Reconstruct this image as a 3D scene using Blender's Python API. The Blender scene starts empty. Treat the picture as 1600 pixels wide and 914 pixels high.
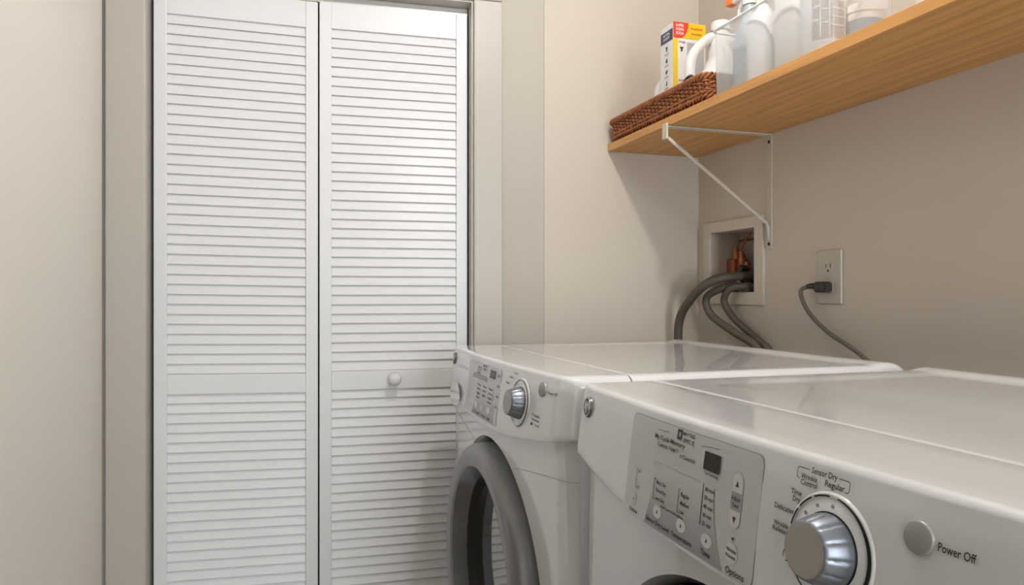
import bpy, bmesh, math, random
from mathutils import Vector, Matrix
random.seed(7)
C = bpy.context.scene.collection
PI = math.pi

# ------------------------------------------------------------------ camera
CAM_Z = 1.33
cam = bpy.data.cameras.new('camera'); cam_o = bpy.data.objects.new('camera', cam); C.objects.link(cam_o)
cam.sensor_fit = 'HORIZONTAL'; cam.sensor_width = 36.0
cam.lens = 36.0 * 1130 / 1600
cam.shift_y = 3.0 / 1600
cam.clip_start = 0.02
cam_o.location = (0, 0, CAM_Z)
cam_o.rotation_euler = (PI / 2, 0, -math.radians(17.9))
bpy.context.scene.camera = cam_o

# ------------------------------------------------------------------ world, light, exposure
sc = bpy.context.scene
sc.view_settings.view_transform = 'Standard'
sc.view_settings.look = 'None'
sc.view_settings.exposure = 0.10
sc.view_settings.gamma = 1.0
sc.view_settings.use_curve_mapping = False
w = bpy.data.worlds.new('world'); sc.world = w; w.use_nodes = True
w.node_tree.nodes['Background'].inputs[0].default_value = (0.85, 0.93, 1.0, 1)
w.node_tree.nodes['Background'].inputs[1].default_value = 0.5

def area(name, loc, target, sx, sy, power, col):
    l = bpy.data.lights.new(name, 'AREA'); l.shape = 'RECTANGLE'; l.size = sx; l.size_y = sy
    l.energy = power; l.color = col
    o = bpy.data.objects.new(name, l); C.objects.link(o); o.location = loc
    d = Vector(target) - Vector(loc); o.rotation_euler = d.to_track_quat('-Z', 'Y').to_euler()
    return o
LAMP_POS = (0.485, 0.80, 2.37)
LAMP_RADIANCE = 440.0
LAMP_COL = (1.0, 0.955, 0.92)
WINDOW_POWER = 52.0
WINDOW_COL = (0.88, 0.95, 1.0)
area('window_daylight', (0.70, -2.58, 1.55), (0.10, 0.6, 1.50), 0.60, 1.35, WINDOW_POWER, WINDOW_COL)

# ------------------------------------------------------------------ materials
def mat(name, col, rough=0.5, metal=0.0, spec=0.5, coat=0.0, coat_r=0.05, bump=0.0, bscale=60.0, vary=0.0, vscale=6.0, trans=0.0, ior=1.45, alpha=1.0, emit=None, est=0.0):
    m = bpy.data.materials.new(name); m.use_nodes = True
    nt = m.node_tree; b = nt.nodes['Principled BSDF']
    b.inputs['Base Color'].default_value = (*col, 1); b.inputs['Roughness'].default_value = rough
    b.inputs['Metallic'].default_value = metal; b.inputs['Specular IOR Level'].default_value = spec
    b.inputs['Coat Weight'].default_value = coat; b.inputs['Coat Roughness'].default_value = coat_r
    b.inputs['Transmission Weight'].default_value = trans; b.inputs['IOR'].default_value = ior
    b.inputs['Alpha'].default_value = alpha
    if emit: b.inputs['Emission Color'].default_value = (*emit, 1); b.inputs['Emission Strength'].default_value = est
    tc = nt.nodes.new('ShaderNodeTexCoord')
    if vary > 0:
        n = nt.nodes.new('ShaderNodeTexNoise'); n.inputs['Scale'].default_value = vscale; n.inputs['Detail'].default_value = 4
        nt.links.new(tc.outputs['Object'], n.inputs['Vector'])
        r = nt.nodes.new('ShaderNodeValToRGB')
        r.color_ramp.elements[0].position = 0.3; r.color_ramp.elements[1].position = 0.7
        r.color_ramp.elements[0].color = tuple(c * (1 - vary) for c in col) + (1,)
        r.color_ramp.elements[1].color = tuple(min(1, c * (1 + vary)) for c in col) + (1,)
        nt.links.new(n.outputs['Fac'], r.inputs['Fac']); nt.links.new(r.outputs['Color'], b.inputs['Base Color'])
    if bump > 0:
        n2 = nt.nodes.new('ShaderNodeTexNoise'); n2.inputs['Scale'].default_value = bscale; n2.inputs['Detail'].default_value = 3
        nt.links.new(tc.outputs['Object'], n2.inputs['Vector'])
        bp = nt.nodes.new('ShaderNodeBump'); bp.inputs['Strength'].default_value = bump; bp.inputs['Distance'].default_value = 0.002
        nt.links.new(n2.outputs['Fac'], bp.inputs['Height']); nt.links.new(bp.outputs['Normal'], b.inputs['Normal'])
    return m

def wood_mat(name, light, dark, rough=0.45):
    m = bpy.data.materials.new(name); m.use_nodes = True
    nt = m.node_tree; b = nt.nodes['Principled BSDF']; b.inputs['Roughness'].default_value = rough
    tc = nt.nodes.new('ShaderNodeTexCoord'); mp = nt.nodes.new('ShaderNodeMapping')
    mp.inputs['Scale'].default_value = (9, 0.9, 9); mp.inputs['Rotation'].default_value = (0, 0, 0.05)
    nt.links.new(tc.outputs['Object'], mp.inputs['Vector'])
    wv = nt.nodes.new('ShaderNodeTexWave'); wv.wave_type = 'BANDS'; wv.bands_direction = 'X'
    wv.inputs['Scale'].default_value = 0.9; wv.inputs['Distortion'].default_value = 14; wv.inputs['Detail'].default_value = 3
    wv.inputs['Detail Scale'].default_value = 0.9
    nt.links.new(mp.outputs['Vector'], wv.inputs['Vector'])
    mp2 = nt.nodes.new('ShaderNodeMapping'); mp2.inputs['Scale'].default_value = (160, 5, 160)
    nt.links.new(tc.outputs['Object'], mp2.inputs['Vector'])
    ns = nt.nodes.new('ShaderNodeTexNoise'); ns.inputs['Scale'].default_value = 1.0; ns.inputs['Detail'].default_value = 4
    nt.links.new(mp2.outputs['Vector'], ns.inputs['Vector'])
    mx = nt.nodes.new('ShaderNodeMath'); mx.operation = 'MULTIPLY_ADD'; mx.inputs[1].default_value = 0.22
    nt.links.new(wv.outputs['Fac'], mx.inputs[0])
    m2 = nt.nodes.new('ShaderNodeMath'); m2.operation = 'MULTIPLY'; m2.inputs[1].default_value = 0.75
    nt.links.new(ns.outputs['Fac'], m2.inputs[0]); nt.links.new(m2.outputs[0], mx.inputs[2])
    r = nt.nodes.new('ShaderNodeValToRGB')
    r.color_ramp.elements[0].position = 0.1; r.color_ramp.elements[1].position = 0.85
    r.color_ramp.elements[0].color = (*light, 1); r.color_ramp.elements[1].color = (*dark, 1)
    nt.links.new(mx.outputs[0], r.inputs['Fac']); nt.links.new(r.outputs['Color'], b.inputs['Base Color'])
    return m

M = dict(
    emblem_metal=mat('bright_metal', (0.60, 0.60, 0.59), 0.3, metal=0.8),
    closetwall_shaded=mat('closet_wall_shaded_paint', (0.465, 0.425, 0.372), 0.55, bump=0.12, bscale=220),  # wall colour darkened to stand in for the weaker light left of the corner
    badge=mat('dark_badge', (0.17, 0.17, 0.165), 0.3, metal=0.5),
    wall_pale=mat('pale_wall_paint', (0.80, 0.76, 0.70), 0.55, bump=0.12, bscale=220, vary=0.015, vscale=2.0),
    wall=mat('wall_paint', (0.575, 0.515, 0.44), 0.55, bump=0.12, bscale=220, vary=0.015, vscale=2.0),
    trim=mat('trim_paint', (0.46, 0.43, 0.385), 0.38, bump=0.05, bscale=90),
    ceil=mat('ceiling_paint', (0.80, 0.78, 0.74), 0.8),
    door=mat('door_white_paint', (0.735, 0.745, 0.765), 0.38, bump=0.05, bscale=120),
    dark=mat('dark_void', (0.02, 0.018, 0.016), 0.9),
    enamel=mat('white_enamel', (0.785, 0.805, 0.825), 0.16, coat=0.8, coat_r=0.03, bump=0.10, bscale=9),
    seam=mat('seam_grey', (0.46, 0.46, 0.45), 0.6),
    gasket=mat('black_gasket', (0.012, 0.012, 0.012), 0.5),
    silver=mat('silver_ring_plastic', (0.225, 0.23, 0.24), 0.34, metal=0.25, coat=0.35, coat_r=0.15),
    funnel=mat('inner_ring_plastic', (0.15, 0.16, 0.18), 0.25, metal=0.4, coat=0.4, coat_r=0.1),
    glass=mat('dark_door_glass', (0.03, 0.03, 0.032), 0.04, spec=1.0, coat=1.0, coat_r=0.02, ior=1.9),
    chrome=mat('chrome_knob', (0.25, 0.275, 0.315), 0.42, metal=0.8),
    knobface=mat('knob_cap', (0.42, 0.41, 0.39), 0.4, metal=0.5),
    button=mat('grey_button', (0.38, 0.38, 0.37), 0.4, metal=0.25),
    film=mat('console_film', (0.63, 0.65, 0.665), 0.28, coat=0.3, coat_r=0.1),
    ink=mat('printed_ink', (0.035, 0.035, 0.038), 0.5),
    inkgrey=mat('light_ink', (0.36, 0.36, 0.37), 0.5),
    oval=mat('button_oval', (0.74, 0.75, 0.75), 0.35),
    pill=mat('pill_grey', (0.36, 0.37, 0.39), 0.35),
    display=mat('display_black', (0.006, 0.005, 0.006), 0.12),
    wood=wood_mat('pine_board', (0.79, 0.42, 0.14), (0.45, 0.21, 0.055)),
    bracket=mat('cream_metal', (0.57, 0.52, 0.44), 0.4),
    screw=mat('dark_screw', (0.03, 0.028, 0.025), 0.4, metal=0.6),
    plastic=mat('white_plastic', (0.80, 0.79, 0.76), 0.35, vary=0.02),
    boxw=mat('valve_box_plastic', (0.62, 0.56, 0.48), 0.4),
    boxin=mat('valve_box_inside', (0.50, 0.43, 0.36), 0.55),
    copper=mat('copper_pipe', (0.36, 0.13, 0.055), 0.4, metal=0.6, vary=0.3, vscale=60),
    hose=mat('grey_hose', (0.088, 0.073, 0.058), 0.5, bump=0.2, bscale=300),
    cord=mat('grey_cord', (0.125, 0.105, 0.082), 0.5),
    plug=mat('dark_plug', (0.025, 0.022, 0.018), 0.45),
    brass=mat('steel_coupling', (0.35, 0.31, 0.26), 0.3, metal=0.9),
    plate=mat('outlet_ivory', (0.50, 0.455, 0.385), 0.35),
    wicker=mat('wicker_brown', (0.33, 0.115, 0.038), 0.42, vary=0.35, vscale=70, bump=0.4, bscale=200),
    carton=mat('carton_white', (0.80, 0.79, 0.78), 0.5),
    yellow=mat('carton_yellow', (0.78, 0.54, 0.012), 0.45),
    red=mat('carton_red', (0.75, 0.05, 0.02), 0.45),
    navy=mat('carton_navy', (0.05, 0.06, 0.12), 0.45),
    bottle=mat('white_bottle', (0.80, 0.79, 0.77), 0.3, spec=0.5),
    clearb=mat('frosted_bottle', (0.78, 0.78, 0.78), 0.35),
    blueg=mat('blue_grey_bottle', (0.42, 0.50, 0.56), 0.4),
    orange=mat('orange_nozzle', (0.9, 0.22, 0.04), 0.35),
    label=mat('grey_label', (0.42, 0.38, 0.36), 0.45),
    labelblue=mat('blue_label', (0.24, 0.34, 0.44), 0.4),
    floor=mat('floor_tile', (0.42, 0.36, 0.29), 0.35, vary=0.1, vscale=3),
    glow=mat('lamp_glass', (0.9, 0.88, 0.82), 0.5, emit=LAMP_COL, est=LAMP_RADIANCE),
)
# translucent storage-bin plastic: mixes clear and milky
m = bpy.data.materials.new('milky_clear_plastic'); m.use_nodes = True
nt = m.node_tree; b = nt.nodes['Principled BSDF']
b.inputs['Base Color'].default_value = (0.86, 0.87, 0.87, 1); b.inputs['Roughness'].default_value = 0.25
tr = nt.nodes.new('ShaderNodeBsdfTransparent'); tr.inputs[0].default_value = (0.93, 0.94, 0.94, 1)
mxs = nt.nodes.new('ShaderNodeMixShader'); mxs.inputs[0].default_value = 0.33
nt.links.new(tr.outputs[0], mxs.inputs[1]); nt.links.new(b.outputs[0], mxs.inputs[2])
nt.links.new(mxs.outputs[0], nt.nodes['Material Output'].inputs['Surface'])
M['bin'] = m
# console film lower field: printed fade from light to mid grey
m = bpy.data.materials.new('console_fade_print'); m.use_nodes = True
nt = m.node_tree; b = nt.nodes['Principled BSDF']; b.inputs['Roughness'].default_value = 0.28
b.inputs['Coat Weight'].default_value = 0.3; b.inputs['Coat Roughness'].default_value = 0.1
tc = nt.nodes.new('ShaderNodeTexCoord'); sp = nt.nodes.new('ShaderNodeSeparateXYZ'); r = nt.nodes.new('ShaderNodeValToRGB')
nt.links.new(tc.outputs['Generated'], sp.inputs[0]); nt.links.new(sp.outputs['Z'], r.inputs['Fac'])
r.color_ramp.elements[0].position = 0.0; r.color_ramp.elements[0].color = (0.30, 0.31, 0.34, 1)
r.color_ramp.elements[1].position = 0.9; r.color_ramp.elements[1].color = (0.63, 0.65, 0.665, 1)
nt.links.new(r.outputs['Color'], b.inputs['Base Color'])
M['fade'] = m

# ------------------------------------------------------------------ helpers
def obj(name, bm, material, parent=None, smooth=False, angle=None):
    me = bpy.data.meshes.new(name)
    bmesh.ops.recalc_face_normals(bm, faces=bm.faces)
    bm.to_mesh(me); bm.free()
    me.materials.append(material)
    if smooth:
        for p in me.polygons: p.use_smooth = True
        if angle is not None: me.set_sharp_from_angle(angle=math.radians(angle))
    o = bpy.data.objects.new(name, me); C.objects.link(o)
    if parent: o.parent = parent
    return o
def tag(o, label=None, cat=None, group=None, kind=None):
    if label: o['label'] = label
    if cat: o['category'] = cat
    if group: o['group'] = group
    if kind: o['kind'] = kind
    return o
def thing(name, label, cat, loc=(0, 0, 0), rz=0.0, group=None, kind=None):
    o = bpy.data.objects.new(name, None); C.objects.link(o); o.location = loc; o.rotation_euler = (0, 0, rz)
    o.empty_display_size = 0.05
    return tag(o, label, cat, group, kind)
def box(bm, x0, x1, y0, y1, z0, z1, bev=0.0, mtx=None, seg=2):
    vs = [bm.verts.new((x, y, z)) for x in (x0, x1) for y in (y0, y1) for z in (z0, z1)]
    idx = [(0, 1, 3, 2), (4, 6, 7, 5), (0, 4, 5, 1), (2, 3, 7, 6), (0, 2, 6, 4), (1, 5, 7, 3)]
    fs = [bm.faces.new([vs[i] for i in f]) for f in idx]
    allv = vs
    if bev > 0:
        es = list({e for f in fs for e in f.edges})
        r = bmesh.ops.bevel(bm, geom=es, offset=bev, segments=seg, affect='EDGES', profile=0.5)
        allv = list({v for f in r['faces'] for v in f.verts} | {v for v in vs if v.is_valid})
    if mtx is not None: bmesh.ops.transform(bm, matrix=mtx, verts=allv)
    return bm
def bx(*a, **k):
    bm = bmesh.new(); return box(bm, *a, **k)
def lathe(bm, prof, seg=48, mtx=None, close=True):
    """prof: (r, z) list, revolved round z"""
    rings = []
    for r, z in prof:
        if r < 1e-6: rings.append([bm.verts.new((0, 0, z))])
        else: rings.append([bm.verts.new((r * math.cos(2 * PI * i / seg), r * math.sin(2 * PI * i / seg), z)) for i in range(seg)])
    for a, b_ in zip(rings, rings[1:]):
        for i in range(seg):
            j = (i + 1) % seg
            if len(a) == 1 and len(b_) == 1: continue
            if len(a) == 1: bm.faces.new((a[0], b_[i], b_[j]))
            elif len(b_) == 1: bm.faces.new((a[i], a[j], b_[0]))
            else: bm.faces.new((a[i], a[j], b_[j], b_[i]))
    if mtx is not None: bmesh.ops.transform(bm, matrix=mtx, verts=[v for r in rings for v in r])
    return bm
def spline(pts, n=10):
    """Catmull-Rom through pts"""
    P = [Vector(p) for p in pts]; P = [P[0] * 2 - P[1]] + P + [P[-1] * 2 - P[-2]]
    out = []
    for i in range(1, len(P) - 2):
        a, b_, c, d = P[i - 1:i + 3]
        for k in range(n):
            t = k / n
            out.append(0.5 * ((2 * b_) + (c - a) * t + (2 * a - 5 * b_ + 4 * c - d) * t * t + (3 * b_ - a - 3 * c + d) * t ** 3))
    out.append(P[-2]); return out
def tube(bm, path, r, seg=8, closed=False, caps=True, flat=1.0):
    n = len(path); path = [Vector(p) for p in path]
    rr = r if isinstance(r, (list, tuple)) else [r] * n
    rings = []; prev = None
    for i, p in enumerate(path):
        if closed: t = path[(i + 1) % n] - path[i - 1]
        else: t = path[min(i + 1, n - 1)] - path[max(i - 1, 0)]
        t.normalize()
        if prev is None:
            up = Vector((0, 0, 1)) if abs(t.z) < 0.9 else Vector((1, 0, 0))
            u = (up - t * up.dot(t)).normalized()
        else:
            u = (prev - t * prev.dot(t)); u = u.normalized() if u.length > 1e-6 else prev
        prev = u; v = t.cross(u)
        rings.append([bm.verts.new(p + u * (math.cos(2 * PI * k / seg) * rr[i]) + v * (math.sin(2 * PI * k / seg) * rr[i] * flat)) for k in range(seg)])
    m_ = n if closed else n - 1
    for i in range(m_):
        a, b_ = rings[i], rings[(i + 1) % n]
        for k in range(seg):
            j = (k + 1) % seg; bm.faces.new((a[k], a[j], b_[j], b_[k]))
    if caps and not closed:
        bm.faces.new(rings[0]); bm.faces.new(rings[-1])
    return bm
def prism(bm, pts, z0, z1, mtx=None):
    a = [bm.verts.new((x, y, z0)) for x, y in pts]; b_ = [bm.verts.new((x, y, z1)) for x, y in pts]
    n = len(pts); bm.faces.new(a[::-1]); bm.faces.new(b_)
    for i in range(n):
        j = (i + 1) % n; bm.faces.new((a[i], a[j], b_[j], b_[i]))
    if mtx is not None: bmesh.ops.transform(bm, matrix=mtx, verts=a + b_)
    return bm
def text_verts(s, size, align='LEFT', ysc=1.0, xsc=1.0):
    """built-in font letters as polygons: list of faces (lists of (x, y))"""
    cu = bpy.data.curves.new('txt', 'FONT'); cu.body = s; cu.size = size; cu.align_x = align; cu.resolution_u = 2; cu.offset = size * .014
    cu.align_y = 'CENTER'; cu.space_line = 0.85
    o = bpy.data.objects.new('txt', cu); C.objects.link(o)
    bpy.context.view_layer.update()
    me = bpy.data.meshes.new_from_object(o.evaluated_get(bpy.context.evaluated_depsgraph_get()))
    vs = [(v.co.x * xsc, v.co.y * ysc) for v in me.vertices]; fs = [tuple(p.vertices) for p in me.polygons]
    bpy.data.objects.remove(o); bpy.data.curves.remove(cu); bpy.data.meshes.remove(me)
    return vs, fs

# ------------------------------------------------------------------ room shell
RX = 1.115            # right wall
BY = 1.759            # back wall beside the closet
CX = 0.66             # corner where closet wall begins
DA = -math.radians(3.8)
ZC = 2.42
LX = -0.372
def struct(name, bm, m_, parent=None, label=None, smooth=False):
    o = obj(name, bm, m_, parent, smooth)
    if parent is None: o['kind'] = 'structure'
    if label: o['label'] = label
    return o
CW = Matrix.Translation((CX, BY, 0)) @ Matrix.Rotation(DA, 4, 'Z')     # closet wall frame: +x to the right, +y into the wall
struct('floor', bx(-1.6, RX + .02, -2.7, 2.8, -.05, 0), M['floor'], label='floor of the laundry nook')
struct('ceiling', bx(-1.6, RX + .02, -2.7, 2.8, ZC, ZC + .05), M['ceil'], label='plain ceiling')
# right wall with the hole of the valve box
BXY0, BXY1, BXZ0, BXZ1 = 1.497, 1.703, 1.325, 1.503
bm = bmesh.new()
box(bm, RX, RX + .12, -2.7, BXY0, 0, ZC); box(bm, RX, RX + .12, BXY1, 2.0, 0, ZC)
box(bm, RX, RX + .12, BXY0, BXY1, 0, BXZ0); box(bm, RX, RX + .12, BXY0, BXY1, BXZ1, ZC)
struct('wall_right', bm, M['wall'], label='beige painted wall behind the two laundry machines')
struct('wall_back', bx(CX - .004, RX, BY, BY + .12, 0, ZC), M['wall'], label='beige wall piece in the corner where the shelf ends')
# closet wall: pieces around the opening (frame coordinates)
OX1, OX0 = -0.196, -0.948        # opening edges
OZ = 2.067
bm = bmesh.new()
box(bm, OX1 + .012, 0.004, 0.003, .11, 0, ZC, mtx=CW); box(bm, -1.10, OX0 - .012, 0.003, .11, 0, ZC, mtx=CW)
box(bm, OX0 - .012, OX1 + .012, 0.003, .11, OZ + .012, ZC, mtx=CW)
struct('wall_closet', bm, M['closetwall_shaded'], label='wall around the louvered closet doors')
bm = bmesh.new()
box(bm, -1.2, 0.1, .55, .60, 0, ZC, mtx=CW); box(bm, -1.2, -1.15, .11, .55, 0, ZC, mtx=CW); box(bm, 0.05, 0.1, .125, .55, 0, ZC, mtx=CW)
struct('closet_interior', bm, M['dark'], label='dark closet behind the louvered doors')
# left wall (stops short of the casing) with a rounded end
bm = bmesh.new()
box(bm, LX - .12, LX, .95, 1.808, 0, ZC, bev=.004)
box(bm, LX - .12, LX, -2.7, -.6, 0, ZC); box(bm, LX - .12, LX, -.6, .95, 2.06, ZC)  # out-of-view opening, added to cut bounce light on the consoles
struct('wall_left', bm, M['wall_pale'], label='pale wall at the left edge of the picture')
bm = bmesh.new()  # unseen hall behind that opening, added so the consoles stay darker
box(bm, -1.62, -1.5, -2.7, 1.9, 0, ZC); box(bm, -1.5, LX - .12, 1.808, 1.9, 0, ZC); box(bm, -1.5, LX - .12, -2.7, -2.6, 0, ZC)
struct('wall_hall_added', bm, M['wall'], label='unseen dim hall walls, added to darken the machine fronts')
# wall behind the camera with a window
bm = bmesh.new()
box(bm, LX, RX, -2.7, -2.6, 0, .85); box(bm, LX, RX, -2.7, -2.6, 2.25, ZC)
box(bm, LX, .36, -2.7, -2.6, .85, 2.25); box(bm, 1.04, RX, -2.7, -2.6, .85, 2.25)
struct('wall_front', bm, M['wall'], label='wall behind the camera with a window')

# casing and jambs
def casing_bm(parts):
    bm = bmesh.new()
    for a in parts: box(bm, *a, bev=.003, mtx=CW)
    return bm
struct('trim_1', casing_bm([(OX1 + .004, OX1 + .078, -.016, .004, 0, OZ + .004)]), M['trim'], label='right hand casing board of the closet opening')
struct('trim_2', casing_bm([(OX0 - .0815, OX0 + .0015, -.016, .004, 0, OZ + .004)]), M['trim'], label='left hand casing board of the closet opening')
struct('trim_3', casing_bm([(OX0 - .079, OX1 + .078, -.016, .004, OZ + .005, OZ + .079)]), M['trim'], label='head casing above the closet doors')
bm = bmesh.new()
box(bm, OX1, OX1 + .013, -.004, .11, 0, OZ, mtx=CW); box(bm, OX0 - .013, OX0, -.004, .11, 0, OZ, mtx=CW)
box(bm, OX0 - .013, OX1 + .013, -.004, .11, OZ, OZ + .013, mtx=CW)
struct('trim_4', bm, M['trim'], label='jamb lining of the closet opening')
bm = bmesh.new()
for a in ((OX0 + .002, OX1 - .002, .040, .043, OZ - .018, OZ), (OX0 + .002, OX1 - .002, .067, .070, OZ - .018, OZ), (OX0 + .002, OX1 - .002, .040, .070, OZ - .002, OZ)):
    box(bm, *a, mtx=CW)
bm2 = bm
struct('trim_5', bm2, mat('track_metal', (0.55, 0.54, 0.52), .35, metal=.3), label='metal track at the head of the closet opening')
bm = bmesh.new()
for (x0, x1, y0, y1) in ((RX - .012, RX, -2.6, BY), (LX, LX + .012, -2.6, 1.80)):
    pass
struct('baseboard_right', bx(RX - .012, RX, -2.6, BY, 0, .09, bev=.002), M['trim'])
struct('baseboard_back', bx(CX, RX - .012, BY - .012, BY, 0, .09, bev=.002), M['trim'])
struct('baseboard_left', bx(LX, LX + .012, .95, 1.79, 0, .09, bev=.002), M['trim'])
# window behind the camera
bm = bmesh.new()
for a in ((.36, .40, -2.68, -2.6, .85, 2.25), (1.0, 1.04, -2.68, -2.6, .85, 2.25), (.40, 1.0, -2.68, -2.6, .85, .89), (.40, 1.0, -2.68, -2.6, 2.21, 2.25)):
    box(bm, *a, bev=.003)
struct('window_1', bm, M['door'], label='window frame behind the camera')

# ------------------------------------------------------------------ bifold louvered door leaves
TH = .028
def leaf(name, x0, x1, label, shear, knob_x=None):
    W = x1 - x0; H0, H1 = .012, 2.049
    root = thing(name, label, 'closet door', kind='structure')
    root.matrix_world = CW @ Matrix.Translation((x0, .034, 0))
    st = .029
    rails = [(H1 - .064, H1), (1.0935, 1.140), (H0, H0 + .11)]
    def sh(bm):
        for v in bm.verts: v.co.z -= shear * (v.co.x - W / 2)
        return bm
    for a, b_ in ((0, st), (W - st, W)):
        obj('stile', sh(bx(a, b_, 0, TH, H0, H1, bev=.002)), M['door'], root)
    for z0, z1 in rails:
        obj('rail', sh(bx(st, W - st, .0015, TH - .002, z0, z1, bev=.0008)), M['door'], root)
    pitch = .02335
    for z0, z1 in ((rails[1][1], rails[0][0]), (rails[2][1], rails[1][0])):
        n = round((z1 - z0) / pitch); p = (z1 - z0) / n
        bm = bmesh.new()
        # slat section: leans so the lower edge comes forward
        for i in range(n):
            zb = z0 + i * p
            rz = random.uniform(-.0005, .0005)
            sec = [(.0032, zb + .0026 + rz), (.0036, zb + .0012 + rz), (.0052, zb + .0006 + rz), (.0074, zb + .0012 + rz), (.0150, zb + .0275), (.0098, zb + .0275)]
            if i == n - 1: sec = [(.0032, zb + .0026), (.0036, zb + .0012), (.0052, zb + .0006), (.0074, zb + .0012), (.0130, zb + p), (.0086, zb + p)]
            A = [bm.verts.new((st - .001, y, z)) for y, z in sec]; B = [bm.verts.new((W - st + .001, y, z)) for y, z in sec]
            k = len(sec); bm.faces.new(A); bm.faces.new(B[::-1])
            for q in range(k): bm.faces.new((A[q], B[q], B[(q + 1) % k], A[(q + 1) % k]))
        obj('louver_panel', sh(bm), M['door'], root)
    if knob_x is not None:
        kb = lathe(bmesh.new(), [(0, 0), (.009, 0), (.0085, .004), (.006, .009), (.0065, .014), (.0125, .018), (.0155, .023), (.0155, .028), (.011, .033), (.005, .0352), (0, .0355)], 32,
                   Matrix.Translation((knob_x, .002, 1.1195)) @ Matrix.Rotation(PI / 2, 4, 'X'))
        obj('door_knob', kb, M['door'], root, True, 60)
    return root
LW = .3695
leaf('door_1', OX0 + .007, OX0 + .007 + LW, 'white louvered closet door leaf, the left one of the pair', .0165)
leaf('door_2', OX0 + .0105 + LW, OX1 - .004, 'white louvered closet door leaf, the right one with a small round knob', 0.0, knob_x=.182)

# ------------------------------------------------------------------ ceiling lamp
lamp = thing('ceiling_lamp', 'round flush ceiling lamp above the room', 'ceiling lamp', (LAMP_POS[0], LAMP_POS[1], ZC))
obj('lamp_base', lathe(bmesh.new(), [(0, 0), (.055, 0), (.058, -.006), (.050, -.014), (.022, -.016), (.018, -.022), (0, -.022)], 40), M['bracket'], lamp, True, 30)
obj('bulb', lathe(bmesh.new(), [(0, -.016), (.016, -.018), (.026, -.030), (.034, -.050), (.030, -.070), (.018, -.081), (0, -.084)], 32), M['glow'], lamp, True)

# ------------------------------------------------------------------ laundry machines
MW, MD, TOP = .686, .605, 1.212
FX = .388; PEDH = TOP - .952
BOW = .016
def fdep(s, v=0.0):
    """depth of the front skin at s from the far corner, v below the top"""
    t = (s - MW / 2) / (MW / 2)
    d = -BOW * (1 - t * t)
    r = .010 if s < MW / 2 else .030
    e = min(s, MW - s)
    if e < r: d += r - math.sqrt(max(0, r * r - (r - e) ** 2))
    return d
LEAN = .016
def cbot(s):
    t = (s - MW / 2) / (MW / 2); return .090 + .032 * (1 - t * t)
def cdep(s, v):
    return fdep(s) - LEAN * min(max(v - .004, 0) / .12, 1) ** 0.8
def ssamp(n=64):
    out = []
    for i in range(n + 1):
        t = i / n; out.append(MW * (0.5 - 0.5 * math.cos(PI * t)))
    return out
def L(s, dep, v):      # local frame: origin under the cabinet's middle
    return (dep - MD / 2, MW / 2 - s, TOP - v)

def surf_patch(name, root, rows, material, off=.0006, label=None):
    """patch on the console skin; rows = list of (v, s_left, s_right)"""
    bm = bmesh.new(); n = 14; grid = []
    for v, a, b_ in rows:
        grid.append([bm.verts.new(L(a + (b_ - a) * i / n, cdep(a + (b_ - a) * i / n, v) - off, v)) for i in range(n + 1)])
    for r0, r1 in zip(grid, grid[1:]):
        for i in range(n): bm.faces.new((r0[i], r0[i + 1], r1[i + 1], r1[i]))
    return obj(name, bm, material, root, True)
def disc_rows(s, v, rx, ry, n=12):
    return [(v - ry * math.cos(PI * i / n), s - rx * math.sin(PI * i / n) - 1e-5, s + rx * math.sin(PI * i / n) + 1e-5) for i in range(n + 1)]
def roundrect_rows(s0, s1, v0, v1, r, skew=0.0):
    rows = []
    for k in range(6):
        a = PI / 2 * k / 5; d = r * (1 - math.sin(a)); y = v0 + r * (1 - math.cos(a)); rows.append((y, s0 + d, s1 - d))
    for k in range(5, -1, -1):
        a = PI / 2 * k / 5; d = r * (1 - math.sin(a)); y = v1 - r * (1 - math.cos(a)); rows.append((y, s0 + d, s1 - d))
    return rows
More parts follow.
